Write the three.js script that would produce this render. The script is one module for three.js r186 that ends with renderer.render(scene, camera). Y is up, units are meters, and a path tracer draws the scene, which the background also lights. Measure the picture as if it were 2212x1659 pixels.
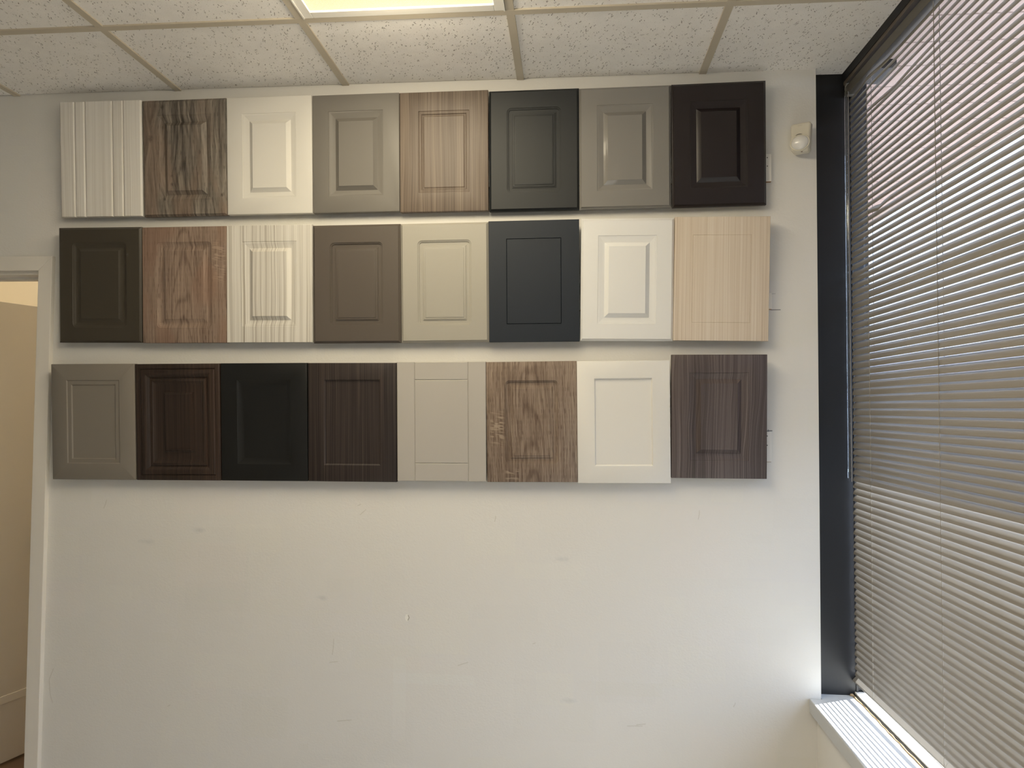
import * as THREE from 'three';
import { RoundedBoxGeometry } from 'three/addons/geometries/RoundedBoxGeometry.js';
import { mergeGeometries, toCreasedNormals } from 'three/addons/utils/BufferGeometryUtils.js';
import { RectAreaLightUniformsLib } from 'three/addons/lights/RectAreaLightUniformsLib.js';

// ---------------------------------------------------------------- camera, sky, sun, lights, exposure
RectAreaLightUniformsLib.init();
const scene = new THREE.Scene();
const renderer = new THREE.WebGLRenderer({ antialias: true });
renderer.toneMapping = THREE.LinearToneMapping;
renderer.toneMappingExposure = 1.05;
renderer.shadowMap.enabled = true;

const camera = new THREE.PerspectiveCamera(2 * Math.atan(829.5 / 1524.8) * 180 / Math.PI, 2212 / 1659, 0.05, 100);
camera.position.set(2.0016, 1.5808, 2.3662);
camera.rotation.set(0.0341, 0.0825, 0.0061, 'YXZ');
scene.add(camera);

scene.background = new THREE.Color().setRGB(2.9, 3.6, 4.8);      // clear bright sky

const sun = new THREE.DirectionalLight(new THREE.Color().setRGB(0.97, 1.0, 1.0), 28);
const SUN = new THREE.Vector3(1, 1.47, -0.45).normalize();           // towards the sun
sun.position.copy(SUN.clone().multiplyScalar(12)).add(new THREE.Vector3(2.9, 1.2, 0.8));
sun.target.position.set(2.9, 1.2, 0.8);
sun.castShadow = true;
sun.shadow.mapSize.set(4096, 4096);
Object.assign(sun.shadow.camera, { left: -8, right: 8, top: 8, bottom: -8, near: 0.5, far: 40 });
scene.add(sun, sun.target);

const LAMP = new THREE.Color().setRGB(1.0, 0.87, 0.64);              // warm fluorescent troffers
const LAMP_NITS = 8.8;

// ---------------------------------------------------------------- helpers
const H = 2.70, T = 0.6096, Z1 = 0.4131, ZB = -0.04;                  // ceiling height, ceiling module, first tee, black jamb plane
let seed = 7;
const rnd = () => { seed = (seed + 0x6D2B79F5) | 0; let t = Math.imul(seed ^ (seed >>> 15), 1 | seed); t = (t + Math.imul(t ^ (t >>> 7), 61 | t)) ^ t; return ((t ^ (t >>> 14)) >>> 0) / 4294967296; };
const rr = (a, b) => a + (b - a) * rnd();
const hash = (x, y, s) => { let h = Math.imul(x | 0, 374761393) ^ Math.imul(y | 0, 668265263) ^ Math.imul(s | 0, 2147483647 ^ 0x5bd1e995); h = Math.imul(h ^ (h >>> 13), 1274126177); h ^= h >>> 16; return (h >>> 0) / 4294967296; };
function noise(x, y, s = 0) {
  const xi = Math.floor(x), yi = Math.floor(y); let fx = x - xi, fy = y - yi;
  fx = fx * fx * (3 - 2 * fx); fy = fy * fy * (3 - 2 * fy);
  const a = hash(xi, yi, s), b = hash(xi + 1, yi, s), c = hash(xi, yi + 1, s), d = hash(xi + 1, yi + 1, s);
  return a + (b - a) * fx + (c - a) * fy + (a - b - c + d) * fx * fy;
}
const fbm = (x, y, s, n = 4) => { let v = 0, a = 0.5, t = 0; for (let i = 0; i < n; i++) { v += a * noise(x, y, s + i * 17); t += a; x *= 2.03; y *= 2.03; a *= 0.5; } return v / t; };
const clamp = (v, a = 0, b = 1) => Math.min(b, Math.max(a, v));
const smooth = (a, b, v) => { const t = clamp((v - a) / (b - a)); return t * t * (3 - 2 * t); };
const hex = (h) => [(h >> 16) & 255, (h >> 8) & 255, h & 255];
const mix = (a, b, t) => [a[0] + (b[0] - a[0]) * t, a[1] + (b[1] - a[1]) * t, a[2] + (b[2] - a[2]) * t];

const taken = new Map();
function numbered(n) { const k = taken.get(n) ?? 0; taken.set(n, k + 1); return k ? n + '_' + String(k).padStart(3, '0') : n; }
function mesh(name, geo, mat, parent) {
  const m = new THREE.Mesh(geo, mat); m.name = parent ? name : numbered(name);
  m.castShadow = m.receiveShadow = true; (parent ?? scene).add(m); return m;
}
function group(name, pos = [0, 0, 0], parent) {
  const g = new THREE.Group(); g.name = parent ? name : numbered(name); g.position.set(...pos); (parent ?? scene).add(g); return g;
}
const thing = (o, label, category, grp) => { Object.assign(o.userData, { label, category }); if (grp) o.userData.group = grp; return o; };
const struct = (o, label) => { o.userData.kind = 'structure'; if (label) o.userData.label = label; return o; };
// box between two corners, uv in metres
function bx(x0, x1, y0, y1, z0, z1) {
  const g = new THREE.BoxGeometry(x1 - x0, y1 - y0, z1 - z0); g.translate((x0 + x1) / 2, (y0 + y1) / 2, (z0 + z1) / 2);
  const p = g.attributes.position, n = g.attributes.normal, uv = g.attributes.uv;
  for (let i = 0; i < p.count; i++) {
    if (Math.abs(n.getX(i)) > 0.5) uv.setXY(i, p.getZ(i), p.getY(i));
    else if (Math.abs(n.getY(i)) > 0.5) uv.setXY(i, p.getX(i), p.getZ(i));
    else uv.setXY(i, p.getX(i), p.getY(i));
  }
  return g;
}
function rbx(x0, x1, y0, y1, z0, z1, r = 0.002) {
  const g = new RoundedBoxGeometry(x1 - x0, y1 - y0, z1 - z0, 2, r); g.translate((x0 + x1) / 2, (y0 + y1) / 2, (z0 + z1) / 2); return g;
}
function dataTex(w, h, fn, srgb = true) {
  const d = new Uint8Array(w * h * 4);
  for (let j = 0; j < h; j++) for (let i = 0; i < w; i++) { const c = fn(i, j), k = (j * w + i) * 4; d[k] = clamp(c[0], 0, 255); d[k + 1] = clamp(c[1], 0, 255); d[k + 2] = clamp(c[2], 0, 255); d[k + 3] = 255; }
  const t = new THREE.DataTexture(d, w, h, THREE.RGBAFormat); t.magFilter = THREE.LinearFilter; t.minFilter = THREE.LinearMipmapLinearFilter; t.generateMipmaps = true;
  t.wrapS = t.wrapT = THREE.RepeatWrapping; if (srgb) t.colorSpace = THREE.SRGBColorSpace; t.needsUpdate = true; return t;
}
const std = (color, roughness = 0.6, extra = {}) => new THREE.MeshStandardMaterial({ color, roughness, ...extra });

// ---------------------------------------------------------------- plain materials
const M = {
  white: std('#e9e6df', 0.55), trim: std('#e6e1d8', 0.45), jamb: std('#17181b', 0.42), bronze: std('#5d5348', 0.5), black: std('#0d0d0f', 0.6),
  tee: std('#c8beab', 0.55), fixture: std('#efece4', 0.4), rail: std('#ece9e3', 0.6), mdf: std('#8b6b4c', 0.85),
  cord: std('#99938a', 0.8), caulk: std('#a98f6c', 0.9), sill: std('#c3c5c6', 0.5), sensor: std('#d8d2c2', 0.45), dark: std('#111111', 0.4),
  floor: std('#cdc7bd', 0.5), hallWall: std('#e6dcc6', 0.8), hallFloor: std('#6d5746', 0.55), door: std('#ddd7cd', 0.5),
  pavement: std('#66605b', 0.9), soffit: std('#cdbcb5', 0.8), facade: std('#d3d8df', 0.8), facadeDark: std('#c3cad4', 0.3), steel: std('#9b9a96', 0.35, { metalness: 0.8 }),
};
M.slat = new THREE.MeshPhysicalMaterial({ color: '#8c8780', roughness: 0.42, clearcoat: 1, clearcoatRoughness: 0.3 });
M.glass = new THREE.MeshPhysicalMaterial({ color: '#ffffff', roughness: 0.0, transmission: 1, thickness: 0, ior: 1.5 });
M.acrylic = new THREE.MeshPhysicalMaterial({ color: '#f4f7f5', roughness: 0.05, transmission: 1, thickness: 0.008, ior: 1.49 });
M.lensPlastic = new THREE.MeshPhysicalMaterial({ color: '#e8e6e2', roughness: 0.22, clearcoat: 0.6, clearcoatRoughness: 0.1 });

// painted wall: roller stipple, patches and the scuffs and pencil lines the photograph shows
const WX0 = -0.15, WW = 2.96;
const wallTex = (() => {
  const cv = document.createElement('canvas'); cv.width = 2048; cv.height = 1868; const c = cv.getContext('2d');
  const px = (x) => (x - WX0) / WW * 2048, py = (y) => (1 - y / H) * 1868;
  c.fillStyle = '#e3e1dc'; c.fillRect(0, 0, 2048, 1868);
  seed = 91;
  for (let i = 0; i < 240; i++) { c.globalAlpha = rr(0.015, 0.05); c.fillStyle = rnd() < 0.5 ? '#cfcabf' : '#f3f0e8'; const w = rr(20, 190); c.fillRect(rr(0, 2048), rr(0, 1868), w, w * rr(0.2, 1.1)); }
  const line = (pts, col, a, w) => { c.globalAlpha = a; c.strokeStyle = col; c.lineWidth = w; c.beginPath(); pts.forEach(([x, y], i) => (i ? c.lineTo(px(x), py(y)) : c.moveTo(px(x), py(y)))); c.stroke(); };
  // pencil marks beside the mounting rails
  line([[2.655, 1.9075], [2.687, 1.908]], '#6a6a6c', 0.9, 1.6); line([[2.657, 1.9605], [2.671, 1.961]], '#8a8a8a', 0.5, 1.3);
  line([[2.635, 1.5105], [2.658, 1.512]], '#4c4c4c', 0.9, 1.8); line([[2.645, 1.509], [2.645, 1.516]], '#4c4c4c', 0.8, 1.5);
  line([[2.652, 1.418], [2.651, 1.437]], '#50504c', 0.7, 1.5); line([[2.656, 2.420], [2.660, 2.414]], '#6a6459', 0.8, 1.8);
  // scuffs on the open wall below the samples
  const scuffs = [[0.37, 1.22, 0.01, 0.03], [1.29, 1.215, 0.02, 0.018], [1.28, 1.245, 0.012, 0.006], [1.2, 0.74, 0.004, 0.055], [1.19, 0.715, 0.03, 0.004], [1.63, 0.72, 0.035, 0.012],
    [2.22, 0.55, 0.03, 0.004], [2.19, 0.545, 0.05, 0.002], [2.53, 0.62, 0.006, 0.014], [1.75, 1.2, 0.004, 0.02], [1.22, 0.52, 0.05, 0.006], [0.62, 0.545, 0.01, 0.006], [1.88, 0.8, 0.01, 0.004], [2.42, 1.22, 0.004, 0.03]];
  for (const [x, y, dx, dy] of scuffs) line([[x, y], [x + dx * 0.5 + 0.002, y + dy * 0.6], [x + dx, y + dy]], '#99937f', 0.30, 1.3);
  for (const [x, y, w, h] of [[0.53, 1.105, 0.05, 0.012], [0.72, 1.15, 0.03, 0.01], [1.16, 0.93, 0.02, 0.012], [2.0, 0.62, 0.03, 0.01], [1.98, 1.08, 0.03, 0.012]]) for (let i = 0; i < 14; i++) { c.globalAlpha = 0.018; c.fillStyle = '#7f7a6c'; c.beginPath(); c.ellipse(px(x + rr(-w, w) / 2), py(y + rr(-h, h) / 2), rr(4, 14), rr(2, 6), 0, 0, 7); c.fill(); }
  line([[0.20, 0.66], [0.185, 0.62], [0.19, 0.57], [0.2, 0.54]], '#958b7b', 0.32, 1.2);
  // rectangle of touched-up paint low on the wall, filled screw hole
  c.globalAlpha = 0.09; c.fillStyle = '#f7f5ef'; c.fillRect(px(1.41), py(0.74), 30, 190); c.fillRect(px(1.41), py(0.69), 190, 24);
  c.globalAlpha = 0.7; c.fillStyle = '#f5f3ec'; c.beginPath(); c.ellipse(px(1.456), py(0.873), 5, 8, 0, 0, 7); c.fill(); line([[1.460, 0.882], [1.463, 0.873], [1.459, 0.864]], '#75705f', 0.7, 1.5);
  c.globalAlpha = 1;
  const t = new THREE.CanvasTexture(cv); t.colorSpace = THREE.SRGBColorSpace; t.wrapS = t.wrapT = THREE.RepeatWrapping; return t;
})();
const stipple = dataTex(512, 512, (i, j) => { const v = 255 * (0.6 * noise(i / 5, j / 5, 3) + 0.4 * noise(i / 2.2, j / 2.2, 4)); return [v, v, v]; }, false);
stipple.repeat.set(6, 6);
M.wall = new THREE.MeshStandardMaterial({ map: wallTex, roughness: 0.62, bumpMap: stipple, bumpScale: 0.00025 });
M.paint = std('#e3e1dc', 0.65);

// ---------------------------------------------------------------- the room
const doorL = -0.635, doorR = 0.113, doorTop = 2.06;
{
  const s = new THREE.Shape([[-2.4, 0], [doorL, 0], [doorL, doorTop], [doorR, doorTop], [doorR, 0], [2.805, 0], [2.805, H + 0.02], [-2.4, H + 0.02]].map((p) => new THREE.Vector2(...p)));
  const g = new THREE.ExtrudeGeometry(s, { depth: 0.12, bevelEnabled: false }); g.translate(0, 0, -0.12);
  const p = g.attributes.position, uv = g.attributes.uv;
  for (let i = 0; i < p.count; i++) uv.setXY(i, (p.getX(i) - WX0) / WW, p.getY(i) / H);
  struct(mesh('wall_back', g, M.wall));
}
struct(mesh('floor', bx(-2.52, 3.0, -0.1, 0, -0.12, 4.72), M.floor));
struct(mesh('wall_left', bx(-2.52, -2.4, 0, H + 0.1, -0.12, 4.72), M.paint));
struct(mesh('wall_front', bx(-2.4, 2.95, 0, H + 0.1, 4.6, 4.72), M.paint));

// window wall: a hair out of square with the back wall, as the photograph shows
const SKEW = -0.008;
const wallR = group('wall_right', [2.9, 0, 0]); wallR.rotation.y = SKEW; struct(wallR);
mesh('lower_wall', bx(-0.108, 0.06, 0, 0.612, 0.001, 4.58), M.paint, wallR);
mesh('end_wall', bx(-0.0, 0.085, 0.612, H + 0.02, 4.42, 4.58), M.paint, wallR);

const win = group('window_1', [2.9, 0, 0]); win.rotation.y = SKEW; struct(win);
mesh('jamb', mergeGeometries([bx(-0.095, 0.028, 0.3, H + 0.01, -0.16, ZB), bx(0.028, 0.085, 0.3, H + 0.01, -0.16, ZB - 0.006), bx(0.028, 0.034, 0.66, H, ZB - 0.006, ZB + 0.004)]), M.jamb, win);
mesh('jamb', bx(0.01, 0.085, 0.62, H + 0.01, 2.28, 2.33), M.jamb, win);
const frameParts = (w, z0, z1) => {
  mesh('head_frame', bx(0.006, 0.085, 2.676, H + 0.02, z0, z1), M.black, w);
  mesh('head_trim', bx(0.008, 0.024, 2.664, 2.6775, z0, z1), M.bronze, w);
  mesh('bottom_frame', mergeGeometries([bx(0.024, 0.064, 0.60, 0.668, z0, z1), bx(0.064, 0.085, 0.60, 0.68, z0, z1)]), M.white, w);
  mesh('glass_pane', bx(0.067, 0.071, 0.679, 2.68, z0, z1), M.glass, w);
};
frameParts(win, ZB, 2.28);
mesh('frame_gasket', bx(0.019, 0.0245, 0.63, 0.6625, ZB, 2.28), M.dark, win);
const win2 = group('window_2', [2.9, 0, 0]); win2.rotation.y = SKEW; struct(win2);   // the storefront goes on behind the viewer
mesh('jamb', bx(0.01, 0.085, 0.62, H + 0.01, 4.37, 4.42), M.jamb, win2);
frameParts(win2, 2.33, 4.37);
const sillM = mesh('sill', mergeGeometries([rbx(-0.133, 0.02, 0.612, 0.657, 0.0015, 4.40, 0.004).toNonIndexed(), bx(-0.092, 0.02, 0.625, 0.6565, ZB + 0.0005, 0.02).toNonIndexed()]), M.sill, win);
sillM.userData.label = 'white painted window sill';
{ // brown caulk bead, wavy, between sill and frame
  seed = 5; const pts = []; for (let z = ZB + 0.004; z < 2.28; z += 0.022) pts.push(new THREE.Vector3(0.017 + rr(-0.0018, 0.0018), 0.658 + rr(-0.0006, 0.001), z));
  mesh('caulk_bead', new THREE.TubeGeometry(new THREE.CatmullRomCurve3(pts), 420, 0.0026, 6), M.caulk, win);
  const lump = new THREE.IcosahedronGeometry(0.006, 2); lump.scale(1.1, 0.8, 1.0); lump.translate(0.013, 0.659, ZB + 0.006); mesh('caulk_lump', lump, M.caulk, win);
}

// ---------------------------------------------------------------- suspended ceiling
const fissure = (() => {
  const N = 1024, a = new Float32Array(N * N).fill(1); seed = 33;
  const dab = (x, y, ang, len, w, dep) => {
    const ca = Math.cos(ang), sa = Math.sin(ang), R = Math.ceil(len / 2 + w + 1);
    for (let j = -R; j <= R; j++) for (let i = -R; i <= R; i++) {
      const u = Math.abs(i * ca + j * sa) - len / 2, v = Math.abs(-i * sa + j * ca), d = Math.hypot(Math.max(0, u), v) - w / 2;
      if (d < 1) { const k = ((Math.round(y) + j + N) % N) * N + (Math.round(x) + i + N) % N; a[k] = Math.min(a[k], 1 - dep * clamp(0.5 - d * 0.7 + 0.3)); }
    }
  };
  for (let i = 0; i < 620; i++) { const x = rr(0, N), y = rr(0, N), g = Math.PI / 2 + rr(-0.6, 0.6), n = rnd() < 0.3 ? 2 : 1; for (let k = 0; k < n; k++) dab(x + k * rr(3, 8), y + k * rr(4, 12), g + rr(-0.3, 0.3), rr(3, 12), rr(1.4, 3.0), rr(0.5, 0.95)); }
  for (let i = 0; i < 1500; i++) dab(rr(0, N), rr(0, N), rr(0, 3), rr(0, 3), rr(0.9, 1.8), rr(0.15, 0.5));
  return a;
})();
const tileCol = dataTex(1024, 1024, (i, j) => { const f = 1 - (1 - fissure[j * 1024 + i]) * 0.85, n = noise(i / 2, j / 2, 8) * 8 - 4 + noise(i / 60, j / 60, 9) * 6 - 3; return mix([84, 72, 64], [249 + n, 246 + n, 241 + n], f); });
const tileBump = dataTex(1024, 1024, (i, j) => { const v = 255 * clamp(fissure[j * 1024 + i] * 0.85 + noise(i / 3, j / 3, 12) * 0.15); return [v, v, v]; }, false);
M.tile = new THREE.MeshStandardMaterial({ map: tileCol, bumpMap: tileBump, bumpScale: 0.0012, roughness: 0.95 });

const ceil = group('ceiling'); struct(ceil);
mesh('ceiling_slab', bx(-2.52, 2.99, H + 0.10, H + 0.2, -0.16, 4.72), M.paint, ceil);
mesh('plenum_closure', mergeGeometries([bx(2.88, 2.99, H + 0.02, H + 0.1, -0.16, 4.72), bx(-2.4, 3.08, H + 0.02, H + 0.1, -0.16, -0.04)]), M.dark, ceil);
const zl = [ZB, Z1, Z1 + 2 * T, Z1 + 4 * T, Z1 + 6 * T, 4.6];
const edgeX = (z) => 2.906 + Math.sin(SKEW) * z;
const LIGHTS = [[2, 0]];      // [column, row] cells that hold a troffer
const isLight = (k, r) => LIGHTS.some(([a, b]) => a === k && b + 1 === r);
seed = 12;
for (let k = -4; k < 5; k++) for (let r = 0; r < 5; r++) {
  if (isLight(k, r)) continue;
  const x0 = Math.max(-2.4, k * T), x1 = k === 4 ? 2.906 : (k + 1) * T, z0 = r === 0 ? (k === 4 ? ZB : 0.0035) : zl[r], z1 = Math.min(4.6, zl[r + 1]);
  if (x1 - x0 < 0.02) continue;
  const g = bx(x0 + 0.002, x1 - 0.002, H + 0.004, H + 0.02, z0, z1 - 0.002), uv = g.attributes.uv, ou = rnd(), ov = rnd();
  for (let i = 0; i < uv.count; i++) uv.setXY(i, uv.getX(i) / (T * 0.8) + ou, uv.getY(i) / (T * 0.8) + ov);
  mesh('ceiling_tile', g, M.tile, ceil);
}
for (let k = -3; k < 5; k++) for (let r = 0; r < 5; r++) mesh('tee_bar', rbx(k * T - 0.012, k * T + 0.012, H - 0.0008, H + 0.005, r ? zl[r] + 0.0119 : 0.0005, Math.min(4.598, zl[r + 1]) - 0.0119, 0.0006), M.tee, ceil);
for (let r = 1; r < 5; r++) mesh('tee_bar', rbx(-2.4, edgeX(zl[r]), H - 0.001, H + 0.005, zl[r] - 0.012, zl[r] + 0.012, 0.0006), M.tee, ceil);

// prismatic lens of the troffers
const prism = dataTex(256, 256, (i, j) => { const u = ((i + j) % 16) / 16, v = ((i - j + 256) % 16) / 16, b = 200 + 55 * Math.sin(u * Math.PI) * Math.sin(v * Math.PI); return [b, b, b * 0.97]; });
const prismBump = dataTex(256, 256, (i, j) => { const u = ((i + j) % 16) / 16, v = ((i - j + 256) % 16) / 16, b = 255 * Math.sin(u * Math.PI) * Math.sin(v * Math.PI); return [b, b, b]; }, false);
const lensMat = new THREE.MeshStandardMaterial({ color: '#7d7866', roughness: 0.35, emissive: new THREE.Color().setRGB(1.0, 0.90, 0.52), emissiveIntensity: 1.15, emissiveMap: prism, bumpMap: prismBump, bumpScale: 0.0015 });
function troffer(k, r, label) {
  const x0 = k * T + 0.013, x1 = (k + 1) * T - 0.013, z0 = zl[r + 1] + 0.013, z1 = Math.min(zl[r + 1] + 2 * T - 0.013, 4.59), f = 0.03;
  const g = group('ceiling_light', [(x0 + x1) / 2, H, (z0 + z1) / 2]); const w = (x1 - x0) / 2, d = (z1 - z0) / 2;
  mesh('housing', bx(-w, w, 0.03, 0.08, -d, d), M.fixture, g);
  for (const s of [-1, 1]) {
    mesh('door_frame', rbx(s > 0 ? w - f : -w, s > 0 ? w : -w + f, -0.002, 0.012, -d, d, 0.002), M.fixture, g);
    mesh('door_frame', rbx(-w + f, w - f, -0.002, 0.012, s > 0 ? d - f : -d, s > 0 ? d : -d + f, 0.002), M.fixture, g);
    mesh('side_lip', bx(s > 0 ? w - 0.004 : -w, s > 0 ? w : -w + 0.004, -0.004, 0.002, -d, d), M.fixture, g);
  }
  const lg = bx(-w + f - 0.004, w - f + 0.004, 0.004, 0.008, -d + f - 0.004, d - f + 0.004), uv = lg.attributes.uv;
  for (let i = 0; i < uv.count; i++) uv.setXY(i, uv.getX(i) / 0.085, uv.getY(i) / 0.085);
  mesh('prismatic_lens', lg, lensMat, g);
  const l = new THREE.RectAreaLight(LAMP, LAMP_NITS, 2 * (w - f), 2 * (d - f)); l.name = 'lamp_light'; l.position.set(0, 0.0025, 0); l.rotation.x = -Math.PI / 2; g.add(l);
  // point lights added below the lens to spread its light along the ceiling
  for (const dz of [-0.36, 0, 0.36]) { const p = new THREE.PointLight(LAMP, 0.34, 0, 2); p.name = 'spread_light'; p.position.set(0, -0.09, dz); p.castShadow = true; p.shadow.radius = 3; g.add(p); }
  return thing(g, label, 'ceiling light', 'ceiling troffers');
}
troffer(2, 0, 'warm glowing troffer light with white frame in the ceiling near the door samples');

// ---------------------------------------------------------------- doorway: casing, jambs, door leaf, back room
{
  const cas = group('trim_1', [0, 0, 0]); struct(cas, 'white painted door casing around the open doorway');
  const cw = 0.051, y0 = doorTop, x0 = doorR, xl = doorL, d = 0.017;
  const ext = (pts) => { const g = new THREE.ExtrudeGeometry(new THREE.Shape(pts.map((p) => new THREE.Vector2(...p))), { depth: d - 0.002, bevelEnabled: true, bevelSize: 0.002, bevelThickness: 0.002, bevelSegments: 2, bevelOffset: -0.002 }); return g; };
  mesh('side_casing', ext([[x0, 0], [x0 + cw, 0], [x0 + cw, y0 + cw], [x0, y0]]), M.trim, cas);
  mesh('side_casing', ext([[xl, 0], [xl, y0], [xl - cw, y0 + cw], [xl - cw, 0]]), M.trim, cas);
  mesh('head_casing', ext([[x0, y0], [x0 + cw, y0 + cw], [xl - cw, y0 + cw], [xl, y0]]), M.trim, cas);
  mesh('head_jamb', bx(xl, x0, y0 - 0.012, y0 + 0.002, -0.125, 0.001), M.trim, cas);
  mesh('door_stop', bx(xl, x0, y0 - 0.022, y0 - 0.01, -0.075, -0.045), M.trim, cas);
  mesh('side_jamb', bx(x0 - 0.008, x0 + 0.004, 0, y0 - 0.01, -0.125, 0.001), M.trim, cas);
  mesh('side_jamb', bx(xl - 0.004, xl + 0.008, 0, y0 - 0.01, -0.125, 0.001), M.trim, cas);

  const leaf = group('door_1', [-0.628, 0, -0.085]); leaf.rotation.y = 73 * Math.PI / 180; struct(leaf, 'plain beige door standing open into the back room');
  mesh('door_leaf', rbx(0, 0.715, 0.012, 2.035, -0.035, 0, 0.002), M.door, leaf);
  mesh('daylight_strip', rbx(0.02, 0.70, 0.27, 0.304, 0, 0.004, 0.001), M.trim, leaf);  // raised pale strip in the shape of a daylight streak on the leaf
  const kp = [[0.001, 0.045], [0.012, 0.045], [0.02, 0.042], [0.024, 0.032], [0.022, 0.024], [0.012, 0.018], [0.010, 0.006], [0.026, 0.004], [0.027, 0]].map((p) => new THREE.Vector2(...p));
  const kg = new THREE.LatheGeometry(kp, 24); kg.rotateX(Math.PI / 2); kg.translate(0.655, 0.955, 0.0); mesh('door_knob', kg, M.steel, leaf);
}
struct(mesh('floor_hall', bx(-2.4, 0.9, -0.1, 0, -3.1, -0.12), M.hallFloor));
struct(mesh('wall_hall_back', bx(-2.4, 0.9, 0, H + 0.1, -2.0, -1.9), M.hallWall));
struct(mesh('wall_hall_left', bx(-2.52, -2.4, 0, H + 0.1, -3.1, -0.12), M.hallWall));
struct(mesh('wall_hall_right', bx(0.9, 1.0, 0, H + 0.1, -3.1, -0.12), M.hallWall));
struct(mesh('ceiling_hall', bx(-2.52, 1.0, H, H + 0.1, -3.1, -0.12), M.hallWall));
{
for (const [x, z, power, label] of [[-0.12, -1.45, 1.5, 'round warm ceiling lamp in the back room, past the open door'], [-1.55, -1.0, 0.95, 'added round warm lamp in the back room, unseen behind the door leaf, brightening the wall']]) {  // second lamp is added to lift the back room wall
  const g = group('ceiling_light', [x, H, z]);
  mesh('base', new THREE.CylinderGeometry(0.16, 0.16, 0.02, 32).translate(0, -0.01, 0), M.fixture, g);
  const dome = new THREE.SphereGeometry(0.15, 32, 12, 0, Math.PI * 2, Math.PI / 2, Math.PI / 2); dome.scale(1, 0.45, 1); dome.translate(0, -0.02, 0);
  mesh('diffuser', dome, new THREE.MeshStandardMaterial({ color: '#fff3d8', emissive: new THREE.Color().setRGB(1, 0.82, 0.5), emissiveIntensity: 1.5, roughness: 0.4 }), g);
  const l = new THREE.PointLight(new THREE.Color().setRGB(1, 0.88, 0.70), power, 0, 2); l.position.set(0, -0.13, 0); l.castShadow = true; l.shadow.radius = 5; g.add(l);
  thing(g, label, 'ceiling light');
}
}

// ---------------------------------------------------------------- outside the window
{
  const pv = mesh('pavement', bx(3.09, 14, -0.2, -0.1, -9, 12), M.pavement); thing(pv, 'pale concrete pavement outside the window', 'pavement');
  const so = group('roof_overhang', [0, 0, 0]);
  thing(so, 'pale pinkish boarded soffit of the roof overhang outside the window', 'overhang');
  mesh('roof_deck', bx(3.0, 3.84, 2.79, 2.95, -6, 6), M.soffit, so);
  mesh('fascia_board', bx(3.84, 3.87, 2.74, 2.97, -6, 6), M.white, so);
  for (let z = -5.9; z < 2.6; z += 0.157) mesh('soffit_board', rbx(3.0, 3.84, 2.75, 2.79, z, z + 0.150, 0.002), M.soffit, so);
  const ow = mesh('outer_wall', mergeGeometries([bx(2.93, 2.985, -0.1, 0.60, -0.16, 4.7), bx(2.90, 2.985, -0.1, 2.95, -6, -0.16), bx(2.93, 2.985, 0.6, 2.95, 4.58, 6)]), M.soffit); struct(ow);
  const b = group('neighbouring_building', [0, 0, 0]); thing(b, 'pale blue-grey building seen through the top of the blind', 'building');
  mesh('facade', bx(3.2, 12, -0.1, 4.2, -9, -8.6), M.facade, b);
  for (let k = 0; k < 8; k++) for (let j = 0; j < 2; j++) { const x = 4.0 + k; const w = mesh('window_frame', bx(x, x + 0.55, 0.8 + j * 1.7, 1.95 + j * 1.7, -8.62, -8.57), M.white, b); mesh('pane', bx(x + 0.05, x + 0.5, 0.85 + j * 1.7, 1.9 + j * 1.7, -8.6, -8.56), M.facadeDark, w); }
}

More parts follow.
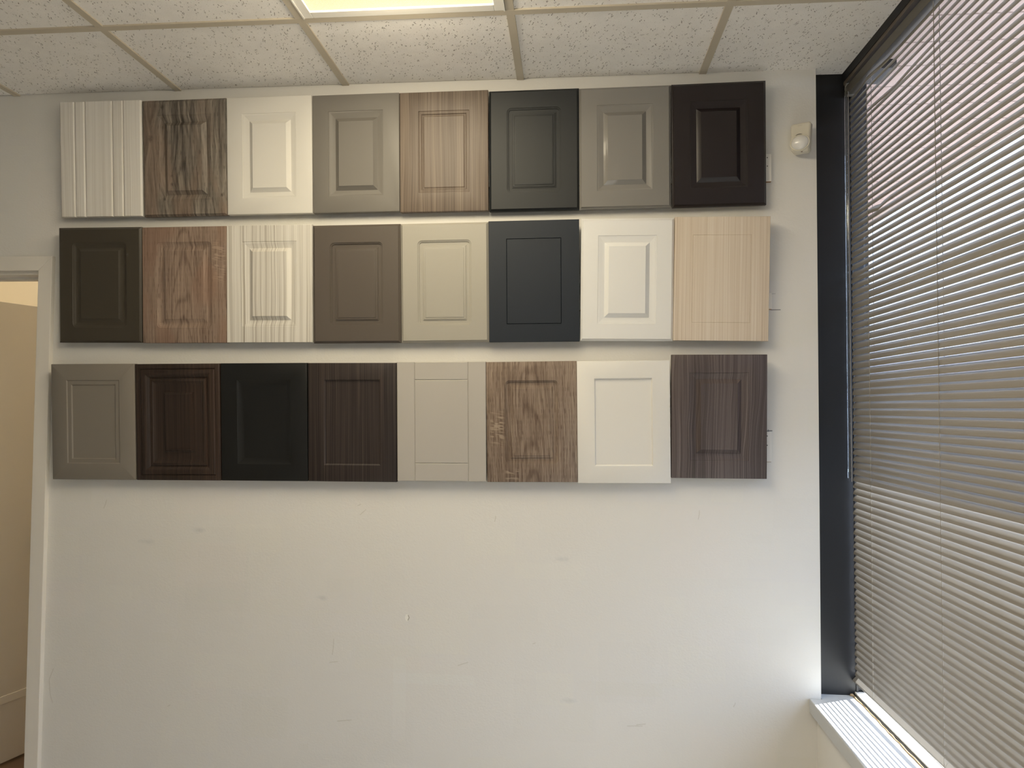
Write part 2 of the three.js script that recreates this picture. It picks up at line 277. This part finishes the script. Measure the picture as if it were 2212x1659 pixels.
// ---------------------------------------------------------------- venetian blind
{
  const BX = 2.926, BY = 0, L = 2.27, PITCH = 0.0215, TOP = 2.608, N = 88;
  const b = group('venetian_blind', [BX, 0, -0.022]); b.rotation.y = 0.004;
  thing(b, 'off-white aluminium venetian blind with tilted slats in the window', 'blind');
  const section = (w, sag, n, th) => { const top = [], bot = []; for (let i = 0; i <= n; i++) { const t = i / n * 2 - 1, x = t * w / 2, y = sag * (1 - t * t); top.push([x, y + th / 2]); bot.push([x, y - th / 2]); } return [...top, ...bot.reverse()]; };
  const sec = section(0.025, 0.0040, 10, 0.0004);
  function slatGeo(z0, z1, bend) {
    const zs = bend ? Array.from({ length: 61 }, (_, i) => z0 + (z1 - z0) * i / 60) : [z0, z1], P = [], I = [], n = sec.length;
    for (const z of zs) for (const [x, y] of sec) { const o = bend ? bend(z) : [0, 0]; P.push(x + o[0], y + o[1], z); }
    for (let k = 0; k + 1 < zs.length; k++) for (let i = 0; i < n; i++) { const a = k * n + i, c = k * n + (i + 1) % n; I.push(a, a + n, c, c, a + n, c + n); }
    for (const k of [0, zs.length - 1]) for (let i = 0; i < n / 2 - 1; i++) { const a = k * n + i, a2 = a + 1, c = k * n + n - 1 - i, c2 = c - 1; k ? I.push(a, c, a2, a2, c, c2) : I.push(a, a2, c, a2, c2, c); }
    const g = new THREE.BufferGeometry(); g.setAttribute('position', new THREE.Float32BufferAttribute(P, 3)); g.setIndex(I);
    return toCreasedNormals(g, 0.7);
  }
  const base = slatGeo(0, L);
  const kink = (zc, w, ax, ay) => (z) => { const t = Math.max(0, 1 - Math.abs(z - zc) / w); return [ax * t * t, ay * t * t]; };
  const bends = { 0: kink(0.16, 0.14, -0.004, 0.010), 1: kink(0.2, 0.16, -0.007, 0.004), 4: kink(0.30, 0.34, -0.006, -0.008), 19: kink(0.195, 0.07, -0.003, -0.007), 27: kink(0.05, 0.15, -0.004, -0.004) };
  seed = 77; const tilts = [];
  for (let i = 0; i < N; i++) {
    const m = mesh('slat', bends[i] ? slatGeo(0, L, bends[i]) : base, M.slat, b);
    const tilt = (51.5 + 11 * smooth(58, 44, i) - 3 * smooth(16, 2, i) + rr(-0.5, 0.5) + (i === 31 ? 9 : 0)) * Math.PI / 180; tilts.push(tilt);
    m.position.set(rr(-0.0004, 0.0004), TOP - i * PITCH, rr(-0.002, 0.003)); m.rotation.z = tilt;
  }
  const yb = TOP - N * PITCH - 0.006;
  const rail = rbx(-0.011, 0.011, -0.005, 0.005, 0, L + 0.02, 0.004); rail.rotateZ(0.8); rail.translate(0, yb, -0.018); mesh('bottom_rail', rail, M.slat, b);
  mesh('headrail', mergeGeometries([rbx(-0.0135, 0.0135, 2.626, 2.630, 0, L, 0.001), rbx(-0.0145, -0.0125, 2.626, 2.656, 0, L, 0.0008), rbx(0.0125, 0.0145, 2.626, 2.656, 0, L, 0.0008)]), std('#5f5b54', 0.4), b);
  mesh('end_bracket', rbx(-0.018, 0.017, 2.622, 2.664, -0.010, 0.002, 0.0015), std('#6f6a60', 0.4), b);
  for (const zc of [0.135, 0.54, 0.945, 1.35, 1.755, 2.15]) {
    const parts = [];
    for (const s of [-1, 1]) { const c = new THREE.CylinderGeometry(0.0009, 0.0009, 2.625 - yb, 6); c.translate(s * 0.0072, (2.625 + yb) / 2, zc); parts.push(c.toNonIndexed()); }
    const ladder = mesh('ladder_cord', mergeGeometries(parts), M.cord, b);
    const rungs = [];
    for (let i = 0; i < N; i++) for (const o of [-0.0016, 0.0016]) { const t = tilts[i], c = new THREE.CylinderGeometry(0.0007, 0.0007, 0.0195, 4); c.rotateZ(Math.PI / 2); c.rotateZ(t * 0.93); c.translate(0.0002, TOP - i * PITCH - 0.0022, zc + o); rungs.push(c.toNonIndexed()); }
    mesh('ladder_rungs', mergeGeometries(rungs), M.cord, ladder);
  }
  const wand = mesh('tilt_wand', new THREE.CylinderGeometry(0.0042, 0.0042, 1.255, 6).translate(-0.020, 2.635 - 0.6275, 0.004), M.acrylic, b);
  const hook = new THREE.TubeGeometry(new THREE.CatmullRomCurve3([[-0.020, 2.632, 0.004], [-0.021, 2.645, 0.004], [-0.019, 2.653, 0.009], [-0.014, 2.656, 0.018], [-0.010, 2.648, 0.02]].map((p) => new THREE.Vector3(...p))), 20, 0.0022, 6);
  mesh('wand_hook', hook, M.acrylic, wand);
  mesh('wand_tip', new THREE.CylinderGeometry(0.0052, 0.0048, 0.03, 12).translate(-0.020, 1.375, 0.004), M.acrylic, wand);
  mesh('pull_cord', new THREE.TubeGeometry(new THREE.CatmullRomCurve3([[-0.016, 2.63, 0.016], [-0.017, 2.2, 0.0155], [-0.0175, 1.7, 0.016], [-0.017, 1.35, 0.0165]].map((p) => new THREE.Vector3(...p))), 40, 0.0011, 6), M.cord, b);
  const b2 = b.clone(); b2.name = numbered('venetian_blind'); b2.scale.z = 0.89; b2.position.set(2.908, 0, 2.345); scene.add(b2);   // copy added in the unseen next bay to hold back its skylight
  thing(b2, 'added unseen copy of the venetian blind, holding back light from the window bay behind the viewer', 'blind');
}

// ---------------------------------------------------------------- mounting rails behind the samples
function rail(x0, x1, y0, y1, label) { const r = group('mounting_rail', [(x0 + x1) / 2, (y0 + y1) / 2, 0]); const w = (x1 - x0) / 2, h = (y1 - y0) / 2;
  mesh('board', rbx(-w, w, -h, h, 0.0005, 0.0145, 0.0015), M.rail, r); mesh('cut_edge', bx(-w + 0.002, w - 0.001, -h - 0.0012, -h + 0.0005, 0.002, 0.013), M.mdf, r);
  if (h > 0.04) for (const yy of [h * 0.72, h * 0.1]) mesh('screw', new THREE.CylinderGeometry(0.0017, 0.0017, 0.0012, 10).rotateX(Math.PI / 2).translate(w - 0.0135, yy, 0.0148), M.dark, r);
  thing(r, label, 'mounting rail', 'rails behind the door samples'); return r; }
rail(0.28, 2.657, 2.3295, 2.4205, 'white board rail behind the top row of door samples');
rail(0.28, 2.6555, 1.9085, 1.962, 'narrow white board rail behind the middle row of door samples');
rail(0.28, 2.651, 1.412, 1.509, 'white board rail behind the bottom row of door samples');

// ---------------------------------------------------------------- wood films
const TW = 480, TH = 636;
function wood(s, dark, base, light, o = {}) {
  const { fx = 120, fy = 1.6, wob = 0.006, lines = 0.0, lf = 300, pores = 0, cath = 0, bands = 0.3, bf = 14, flakes = [], contrast = 1, knots = [], tint = null } = o;
  return dataTex(TW, TH, (i, j) => {
    let x = i / TW * 0.304, y = j / TH * 0.402;
    for (const [kx, ky, kr] of knots) { const dx = x - kx, dy = (y - ky) * 0.4, d = Math.hypot(dx, dy); x += Math.sign(dx) * kr * Math.exp(-d * d / (kr * kr * 3)) * 0.9; }
    const xw = x + wob * (fbm(x * 9, y * 3.2, s + 50, 3) - 0.5) * 2;
    let v = (fbm(xw * fx, y * fy, s, 3) - 0.5) * 1.3 + (noise(xw * bf, y * 0.7, s + 5) - 0.5) * bands;
    if (lines) { const den = smooth(0.35, 0.65, noise(xw * 17, y * 0.4, s + 8)); v -= lines * den * Math.pow(noise(xw * lf, y * 1.1, s + 9), 3) * 2.2; }
    if (cath) { const cx = (x - 0.15) / 0.07, e = Math.exp(-cx * cx), ph = (y * 16 + 26 * cx * cx * 0.35 + fbm(x * 20, y * 6, s + 70, 2) * 3); v -= cath * e * Math.pow(0.5 + 0.5 * Math.sin(ph * 3.2), 4); }
    if (pores) { const p = noise(xw * 860, y * 55, s + 20); v -= pores * smooth(0.62, 0.85, p); }
    v *= contrast;
    let c = v < 0 ? mix(base, dark, clamp(-v * 1.7)) : mix(base, light, clamp(v * 1.7));
    for (const [kx, ky, kr] of knots) { const d = Math.hypot(i / TW * 0.304 - kx, (j / TH * 0.402 - ky) * 0.6) / kr; c = mix(c, dark, 0.75 * smooth(1, 0.3, d + noise(i / 5, j / 7, s) * 0.4)); }
    for (const [fx0, fy0, fw, fh] of flakes) { const a = smooth(1, 0.5, Math.abs(x - fx0) / fw) * smooth(1, 0.5, Math.abs(y - fy0) / fh); if (a > 0) c = mix(c, light, a * 0.7 * smooth(0.5, 0.8, noise(x * 60, y * 330 + x * 40, s + 31))); }
    if (tint) { const a = smooth(0.5, 0.75, fbm(x * 13, y * 5, s + 44, 3)); c = mix(c, tint, a * 0.45); }
    return c;
  });
}
const H_ = (h) => hex(h);
const film = (map, roughness, bump = 0.0002) => new THREE.MeshStandardMaterial({ map, roughness, bumpMap: map, bumpScale: bump });
const F = {
  whitePine: film(wood(1, H_(0xbfb8ad), H_(0xe6e2db), H_(0xf3f1ec), { fx: 420, lines: 0.4, lf: 520, wob: 0.004, bands: 0.2, contrast: 0.42 }), 0.5, 0.0003),
  whitePine2: film(wood(2, H_(0xa29b90), H_(0xd9d5cd), H_(0xe7e5e0), { fx: 380, lines: 0.8, lf: 520, wob: 0.007, bands: 0.2, contrast: 0.45 }), 0.5, 0.0003),
  rustic: film(wood(3, H_(0x3c3630), H_(0x6d655c), H_(0x958c80), { fx: 190, fy: 9, wob: 0.02, pores: 0.3, bands: 0.55, bf: 22, cath: 0.3, knots: [[0.03, 0.27, 0.014], [0.105, 0.14, 0.008], [0.105, 0.11, 0.007], [0.075, 0.06, 0.009], [0.285, 0.07, 0.007], [0.075, 0.375, 0.010]], tint: H_(0x8b7362) }), 0.55, 0.0006),
  taupeLine: film(wood(4, H_(0x4c4037), H_(0x6b5e53), H_(0x8c7e70), { fx: 480, fy: 2.2, wob: 0.008, lines: 0.2, lf: 600, bands: 0.2, bf: 34, contrast: 0.8 }), 0.5, 0.0003),
  oakBrown: film(wood(5, H_(0x5d4a3f), H_(0x897668), H_(0xa89382), { fx: 460, fy: 9, wob: 0.008, contrast: 0.8, pores: 0.35, bands: 0.4, bf: 13, cath: 0.45, flakes: [[0.275, 0.28, 0.03, 0.09]], tint: H_(0x8d6e5c) }), 0.5, 0.0004),
  oakGrey: film(wood(6, H_(0x5f4d40), H_(0x89786a), H_(0xab9c8a), { fx: 520, fy: 11, wob: 0.010, contrast: 0.8, pores: 0.45, bands: 0.35, bf: 17, cath: 0.35, flakes: [[0.035, 0.18, 0.03, 0.07], [0.085, 0.025, 0.03, 0.022]] }), 0.5, 0.0004),
  espressoLine: film(wood(7, H_(0x211917), H_(0x332a27), H_(0x4e413b), { fx: 520, fy: 3, wob: 0.003, lines: 0.4, lf: 500, bands: 0.3 }), 0.5, 0.0002),
  walnutDark: film(wood(8, H_(0x1f1510), H_(0x30241d), H_(0x4a382f), { fx: 480, fy: 3, wob: 0.003, lines: 0.3, lf: 500, bands: 0.25 }), 0.45, 0.0002),
  charcoalLine: film(wood(9, H_(0x3e3534), H_(0x5c5251), H_(0x857a7a), { fx: 620, fy: 2.4, wob: 0.016, lines: 0.3, lf: 620, bands: 0.3, bf: 26, contrast: 0.85 }), 0.45, 0.0003),
  beigeLine: film(wood(10, H_(0xc4b29d), H_(0xd8cab9), H_(0xe6dccf), { fx: 560, fy: 2.4, wob: 0.001, lines: 0.25, lf: 560, bands: 0.25, bf: 60, contrast: 0.8 }), 0.55, 0.0002),
};
const C = {
  whiteMatte: std('#d9d6cf', 0.5), greyMatte: std('#75716b', 0.5), slate: std('#171b1e', 0.55), greyGloss: new THREE.MeshPhysicalMaterial({ color: '#7c7975', roughness: 0.35, clearcoat: 1, clearcoatRoughness: 0.06 }),
  espresso: std('#231c1d', 0.34), olive: std('#403a30', 0.45), taupe: std('#574f48', 0.5), cream: std('#a29e94', 0.5), navy: std('#121c28', 0.58),
  whiteGloss: new THREE.MeshPhysicalMaterial({ color: '#e6e6e5', roughness: 0.4, clearcoat: 1, clearcoatRoughness: 0.06 }),
  warmGrey: std('#827b72', 0.5), black: std('#0e0f0f', 0.42), greige: std('#b5b0a9', 0.5), whiteShaker: std('#e5e3de', 0.5),
};

// ---------------------------------------------------------------- routed door samples
const THK = 0.019, TILTR = [2.375, 1.935, 1.46];
function rings(w, h, list, seg = 5) {           // concentric rounded rectangles [inset, z, corner radius]
  return list.map(([d, z, r = 0]) => {
    const W = w / 2 - d, Hh = h / 2 - d, P = [];
    for (const [sx, sy, a0] of [[1, 1, 0], [-1, 1, 90], [-1, -1, 180], [1, -1, 270]]) for (let k = 0; k <= seg; k++) { const a = (a0 + 90 * k / seg) * Math.PI / 180; P.push([sx * (W - r) + r * Math.cos(a), sy * (Hh - r) + r * Math.sin(a), z]); }
    return P;
  });
}
function ringGeo(R, w, h, capLast, capFirst) {
  const P = [], tri = (a, b, c) => { const ux = b[0] - a[0], uy = b[1] - a[1], uz = b[2] - a[2], vx = c[0] - a[0], vy = c[1] - a[1], vz = c[2] - a[2]; if (Math.hypot(uy * vz - uz * vy, uz * vx - ux * vz, ux * vy - uy * vx) > 1e-10) P.push(...a, ...b, ...c); };
  for (let k = 0; k + 1 < R.length; k++) for (let i = 0, n = R[k].length; i < n; i++) { const a = R[k][i], b = R[k][(i + 1) % n], c = R[k + 1][i], d = R[k + 1][(i + 1) % n]; tri(a, b, d); tri(a, d, c); }
  const fan = (Q, flip) => { const c = [0, 0, Q[0][2]]; for (let i = 0; i < Q.length; i++) { const a = Q[i], b = Q[(i + 1) % Q.length]; flip ? tri(c, b, a) : tri(c, a, b); } };
  if (capLast) fan(R[R.length - 1], false);
  if (capFirst) fan(R[0], true);
  const g = new THREE.BufferGeometry(); g.setAttribute('position', new THREE.Float32BufferAttribute(P, 3));
  const uv = []; for (let i = 0; i < P.length; i += 3) uv.push(P[i] / w + 0.5, P[i + 1] / h + 0.5);
  g.setAttribute('uv', new THREE.Float32BufferAttribute(uv, 2));
  return toCreasedNormals(g, 0.62);
}
function chamferBox(x0, x1, y0, y1, c, w, h, cc = c) {   // a plank with chamfered front edges, uv of the whole sample; cc for its ends
  const z = -0.0, R = [[x0, x1, y0, y1, -THK], [x0, x1, y0, y1, -c], [x0 + c, x1 - c, y0 + cc, y1 - cc, z]].map(([a, b, e, f, zz]) => [[b, f, zz], [a, f, zz], [a, e, zz], [b, e, zz]]);
  const P = [], q = (a, b, c2, d) => P.push(...a, ...b, ...d, ...a, ...d, ...c2);
  for (let k = 0; k < 2; k++) for (let i = 0; i < 4; i++) q(R[k][i], R[k][(i + 1) % 4], R[k + 1][i], R[k + 1][(i + 1) % 4]);
  q(R[2][3], R[2][0], R[2][2], R[2][1]); q(R[0][0], R[0][3], R[0][1], R[0][2]);
  const g = new THREE.BufferGeometry(); g.setAttribute('position', new THREE.Float32BufferAttribute(P, 3));
  const uv = []; for (let i = 0; i < P.length; i += 3) uv.push(P[i] / w + 0.5, P[i + 1] / h + 0.5);
  g.setAttribute('uv', new THREE.Float32BufferAttribute(uv, 2)); g.computeVertexNormals(); return g;
}
const EDGE = { round: [[0, -0.0025], [0.0008, -0.0009], [0.0025, 0]], chamfer: [[0, -0.006], [0.0065, -0.0012], [0.0072, 0]], sharp: [[0, -0.0008], [0.0008, 0]] };
const MOULD = {
  raised: (m) => [[m, 0], [m + 0.0006, -0.0014], [m + 0.0055, -0.0020], [m + 0.0205, -0.0112], [m + 0.0215, -0.0112], [m + 0.0350, -0.0012], [m + 0.0353, -0.0008]],
  cove: (m) => [[m, 0, 0.014], [m + 0.0008, -0.0014, 0.0135], [m + 0.004, -0.0018, 0.012], [m + 0.009, -0.005, 0.009], [m + 0.014, -0.0072, 0.005], [m + 0.0175, -0.0072, 0.002], [m + 0.0300, -0.0014, 0], [m + 0.0303, -0.0010, 0]],
  stepped: (m) => [[m, 0, 0.015], [m + 0.0006, -0.0018, 0.0145], [m + 0.0028, -0.0018, 0.0125], [m + 0.0033, -0.0034, 0.012], [m + 0.0055, -0.0036, 0.010], [m + 0.0062, -0.0062, 0.0095], [m + 0.0165, -0.0062, 0.0005], [m + 0.017, -0.0045, 0], [m + 0.0195, -0.0042, 0], [m + 0.0202, -0.0026, 0], [m + 0.0255, -0.0016, 0], [m + 0.0262, -0.0004, 0], [m + 0.030, 0, 0]],
  lined: (m) => [[m, 0, 0.002], [m + 0.0012, -0.0022, 0.002], [m + 0.004, -0.0016, 0.001], [m + 0.0095, -0.0018, 0], [m + 0.0125, -0.0052, 0], [m + 0.0145, -0.0052, 0], [m + 0.0195, -0.0020, 0]],
  vgroove: (m, w = 0.0024, d = 0.0026) => [[m, 0], [m + w / 2, -d], [m + w, 0]],
  doubleStep: (m) => [[m, 0], [m + 0.003, -0.0024], [m + 0.0038, -0.0024], [m + 0.0155, -0.0024], [m + 0.019, -0.0056], [m + 0.0195, -0.0056]],
  bevelIn: (m) => [[m, 0], [m + 0.0015, -0.0008], [m + 0.0200, -0.0088], [m + 0.0205, -0.0088]],
  shaker: (m, w = 0.004, d = 0.0062) => [[m, 0], [m + w * 0.3, -0.0006], [m + w, -d], [m + w + 0.0004, -d]],
  ornate: () => [[0.016, 0], [0.0175, -0.0025], [0.019, -0.0025], [0.022, 0.0008], [0.030, 0.0022], [0.038, 0.0012], [0.044, -0.003], [0.048, -0.0072], [0.0515, -0.0072], [0.052, -0.0035], [0.0585, -0.003], [0.060, -0.0022], [0.0615, -0.0035], [0.075, -0.0098], [0.0765, -0.0098], [0.0965, -0.0098], [0.0975, -0.0075], [0.101, -0.007], [0.1015, -0.0052], [0.105, -0.0046], [0.1055, -0.0028], [0.108, -0.0024]],
};
// [x, y, width, height, roll, lean] measured from the photograph, row by row
const POSE = [
  [[0.3531, 2.4472, 0.3042, 0.4032, -0.07, 3.55], [0.6607, 2.4444, 0.3050, 0.4032, 0.32, 3.66], [0.9653, 2.4458, 0.3033, 0.4023, 0.27, 3.10], [1.2701, 2.4459, 0.3033, 0.4017, 0.31, 2.75], [1.5737, 2.4445, 0.3030, 0.4031, 0.25, 3.06], [1.8776, 2.4426, 0.3020, 0.4025, 0.33, 2.80], [2.1790, 2.4441, 0.3020, 0.4011, 0.45, 2.55], [2.4829, 2.4470, 0.3030, 0.4023, 0.79, 2.99]],
  [[0.3613, 2.0019, 0.3063, 0.4021, -0.17, 2.99], [0.6700, 1.9998, 0.3051, 0.4014, 0.13, 2.79], [0.9737, 2.0009, 0.3028, 0.4007, 0.06, 2.62], [1.2785, 1.9981, 0.3041, 0.4007, 0.31, 2.83], [1.5801, 1.9999, 0.2991, 0.4006, 0.51, 2.76], [1.8800, 2.0023, 0.3017, 0.4023, 0.44, 2.73], [2.1859, 2.0042, 0.3032, 0.4020, -0.34, 2.95], [2.4896, 2.0042, 0.3041, 0.4020, -0.55, 3.09]],
  [[0.3506, 1.5242, 0.3063, 0.4023, 0.37, 2.90], [0.6577, 1.5256, 0.3036, 0.4011, 0.47, 3.05], [0.9637, 1.5281, 0.3044, 0.4011, 0.35, 2.97], [1.2699, 1.5294, 0.3053, 0.4003, 0.18, 2.72], [1.5738, 1.5344, 0.3010, 0.3978, 0.31, 2.69], [1.8750, 1.5357, 0.3001, 0.3980, 0.74, 2.73], [2.1751, 1.5375, 0.3019, 0.3997, 0.78, 2.71], [2.4799, 1.5574, 0.3034, 0.4000, 0.16, 2.74]],
];
function sample(row, col, label, mat, edge, mould, build) {
  const [x, y, w0, h, roll, lean] = POSE[row][col], w = w0 - 0.0012, th = lean * Math.PI / 180, a = roll * Math.PI / 180;
  const g = group('cabinet_door_sample', [x, y, 0.018 + THK + Math.tan(th) * (y - TILTR[row])]);
  g.rotation.set(th, 0, a, 'XYZ');
  thing(g, label, 'cabinet door', 'cabinet door samples on the wall');
  if (build) { build(g, w, h, mat); return g; }
  const e = [[0, -THK], ...EDGE[edge]], er = edge === 'round' ? 0.0015 : 0;
  const E1 = e.map(([d, z], i) => [d, z, i < 2 ? er : er * 0.6]), first = mould[0];
  const sq = (l) => rings(w, h, l);
  const extra = (first[2] ?? 0) > 0 ? [] : [];
  mesh('frame', ringGeo(sq([...E1, ...extra, first]), w, h, false, true), mat, g);
  mesh('moulding', ringGeo(sq(mould), w, h, false, false), mat, g);
  const last = mould[mould.length - 1];
  mesh('center_panel', ringGeo(sq([last, [last[0] + 0.002, last[1], 0]]), w, h, true, false), mat, g);
  return g;
}
const planks = (cuts, c) => (g, w, h, mat) => { const xs = [0, ...cuts, 1]; for (let i = 0; i + 1 < xs.length; i++) mesh('plank', chamferBox((xs[i] - 0.5) * w + 0.0004, (xs[i + 1] - 0.5) * w - 0.0004, -h / 2, h / 2, c, w, h, 0.0012), mat, g); };
const framePieces = (m, c) => (g, w, h, mat) => {
  const W = w / 2, K = h / 2, e = 0.0002;
  mesh('stile', chamferBox(-W, -W + m - e, -K, K, c, w, h, 0.001), mat, g); mesh('stile', chamferBox(W - m + e, W, -K, K, c, w, h, 0.001), mat, g);
  mesh('rail', chamferBox(-W + m, W - m, K - m + e, K, c, w, h), mat, g); mesh('rail', chamferBox(-W + m, W - m, -K, -K + m - e, c, w, h), mat, g);
  mesh('center_panel', chamferBox(-W + m, W - m, -K + m, K - m, c, w, h), mat, g);
};

sample(0, 0, 'white woodgrain door sample with four upright grooves', F.whitePine, null, null, planks([0.185, 0.31, 0.645, 0.775], 0.0045));
sample(0, 1, 'weathered grey-brown knotty wood door sample, raised panel', F.rustic, 'chamfer', MOULD.raised(0.054));
sample(0, 2, 'plain matte white raised-panel door sample in the top row', C.whiteMatte, 'round', MOULD.raised(0.056));
sample(0, 3, 'matte warm-grey raised-panel door sample in the top row', C.greyMatte, 'round', MOULD.raised(0.056));
sample(0, 4, 'streaky taupe woodgrain door sample with square lined panel', F.taupeLine, 'round', MOULD.lined(0.064));
sample(0, 5, 'dark slate-grey door sample with stepped rounded panel', C.slate, 'chamfer', MOULD.stepped(0.060));
sample(0, 6, 'glossy grey raised-panel door sample with shiny bevels', C.greyGloss, 'chamfer', MOULD.raised(0.059));
sample(0, 7, 'dark espresso raised-panel door sample at the right end of the top row', C.espresso, 'chamfer', MOULD.raised(0.059));
sample(1, 0, 'dark olive-brown matte door sample beside the door casing', C.olive, 'chamfer', MOULD.cove(0.053));
sample(1, 1, 'warm brown oak-grain door sample with rounded raised panel', F.oakBrown, 'round', MOULD.cove(0.053));
sample(1, 2, 'white streaked woodgrain raised-panel door sample in the middle row', F.whitePine2, 'sharp', MOULD.raised(0.055));
sample(1, 3, 'matte taupe door sample with stepped rounded panel', C.taupe, 'chamfer', MOULD.stepped(0.060));
sample(1, 4, 'cream door sample with stepped rounded panel', C.cream, 'chamfer', MOULD.stepped(0.058));
sample(1, 5, 'navy blue slab door sample with thin rectangular groove', C.navy, 'sharp', MOULD.vgroove(0.059));
sample(1, 6, 'glossy white raised-panel door sample', C.whiteGloss, 'chamfer', MOULD.raised(0.056));
sample(1, 7, 'pale beige fine-lined slab door sample with faint groove', F.beigeLine, 'sharp', MOULD.vgroove(0.058, 0.0022, 0.0011));
sample(2, 0, 'warm grey recessed-panel door sample beside the door casing', C.warmGrey, 'round', MOULD.doubleStep(0.056));
sample(2, 1, 'ornate dark walnut door sample with nested mouldings', F.walnutDark, 'round', MOULD.ornate());
sample(2, 2, 'black door sample with recessed panel and a lit sloping edge', C.black, 'round', MOULD.bevelIn(0.057));
sample(2, 3, 'dark espresso woodgrain shaker door sample', F.espressoLine, 'round', MOULD.shaker(0.055, 0.005, 0.006));
sample(2, 4, 'light greige door sample with grooves marking stiles and rails', C.greige, null, null, framePieces(0.060, 0.0020));
sample(2, 5, 'grey-brown oak-grain door sample with rounded stepped panel', F.oakGrey, 'round', MOULD.stepped(0.062));
sample(2, 6, 'matte white shaker door sample in the bottom row', C.whiteShaker, 'round', MOULD.shaker(0.056, 0.004, 0.0062));
sample(2, 7, 'charcoal streaked woodgrain raised-panel door sample at the bottom right', F.charcoalLine, 'round', MOULD.raised(0.058));

// ---------------------------------------------------------------- motion sensor
{
  const g = group('motion_sensor', [2.749, 2.463, 0.0]);
  thing(g, 'small cream motion sensor on the wall beside the window', 'motion sensor');
  g.scale.setScalar(0.92);
  const yaw = -0.5;
  const wedge = new THREE.Shape([[-0.024, 0], [0.026, 0], [0.026, 0.020], [-0.024, -0.001]].map((p) => new THREE.Vector2(...p)));
  const wg = new THREE.ExtrudeGeometry(wedge, { depth: 0.075, bevelEnabled: false }); wg.rotateX(Math.PI / 2); wg.scale(1, 1, 1); wg.translate(0, 0.038, 0); 
  mesh('bracket', wg, M.sensor, g);
  const body = group('housing', [0.0, 0, 0.030], g); body.rotation.set(0.02, yaw, 0.0);
  const bg = new RoundedBoxGeometry(0.070, 0.106, 0.030, 5, 0.009), p = bg.attributes.position;
  for (let i = 0; i < p.count; i++) {
    let x = p.getX(i), y = p.getY(i), z = p.getZ(i); const t = (0.053 - y) / 0.106;
    if (z > 0) z += 0.012 * smooth(0, 0.55, t) * (1 - smooth(0.9, 1.0, t) * 0.6);
    if (t > 0.8) x *= 1 - 0.22 * smooth(0.8, 1.0, t);
    if (t < 0.06) x *= 0.97;
    p.setXYZ(i, x, y, z);
  }
  bg.computeVertexNormals();
  mesh('shell', bg, M.sensor, body);
  const dome = new THREE.SphereGeometry(0.0295, 32, 20, 0, Math.PI * 2, 0, Math.PI / 2); dome.rotateX(Math.PI / 2); dome.scale(1.0, 0.86, 0.62); dome.translate(0, -0.022, 0.0255); mesh('lens_dome', dome, M.lensPlastic, body);
  const ring = new THREE.TorusGeometry(0.031, 0.0026, 10, 40); ring.scale(1, 0.88, 1); ring.translate(0, -0.022, 0.0262); mesh('lens_rim', ring, M.sensor, body);
  const sl = new THREE.TubeGeometry(new THREE.CatmullRomCurve3([-0.011, -0.006, 0, 0.006, 0.011].map((x) => new THREE.Vector3(x - 0.002, 0.0075 - x * x * 28, 0.0262))), 16, 0.0022, 6); mesh('indicator_slot', sl, M.dark, body);
  const sc = new THREE.CylinderGeometry(0.002, 0.002, 0.003, 10); sc.rotateX(Math.PI / 2); sc.scale(1.8, 1, 1); sc.translate(0.004, -0.0505, 0.016); mesh('screw', sc, M.mdf, body);
  // printed name on the shell, too small to read
  for (let i = 0; i < 5; i++) mesh('print_mark', bx(-0.009 + i * 0.0032, -0.0068 + i * 0.0032, 0.0405, 0.0422, 0.0172, 0.0178), std('#c8c1b0', 0.6), body);
}

renderer.render(scene, camera);
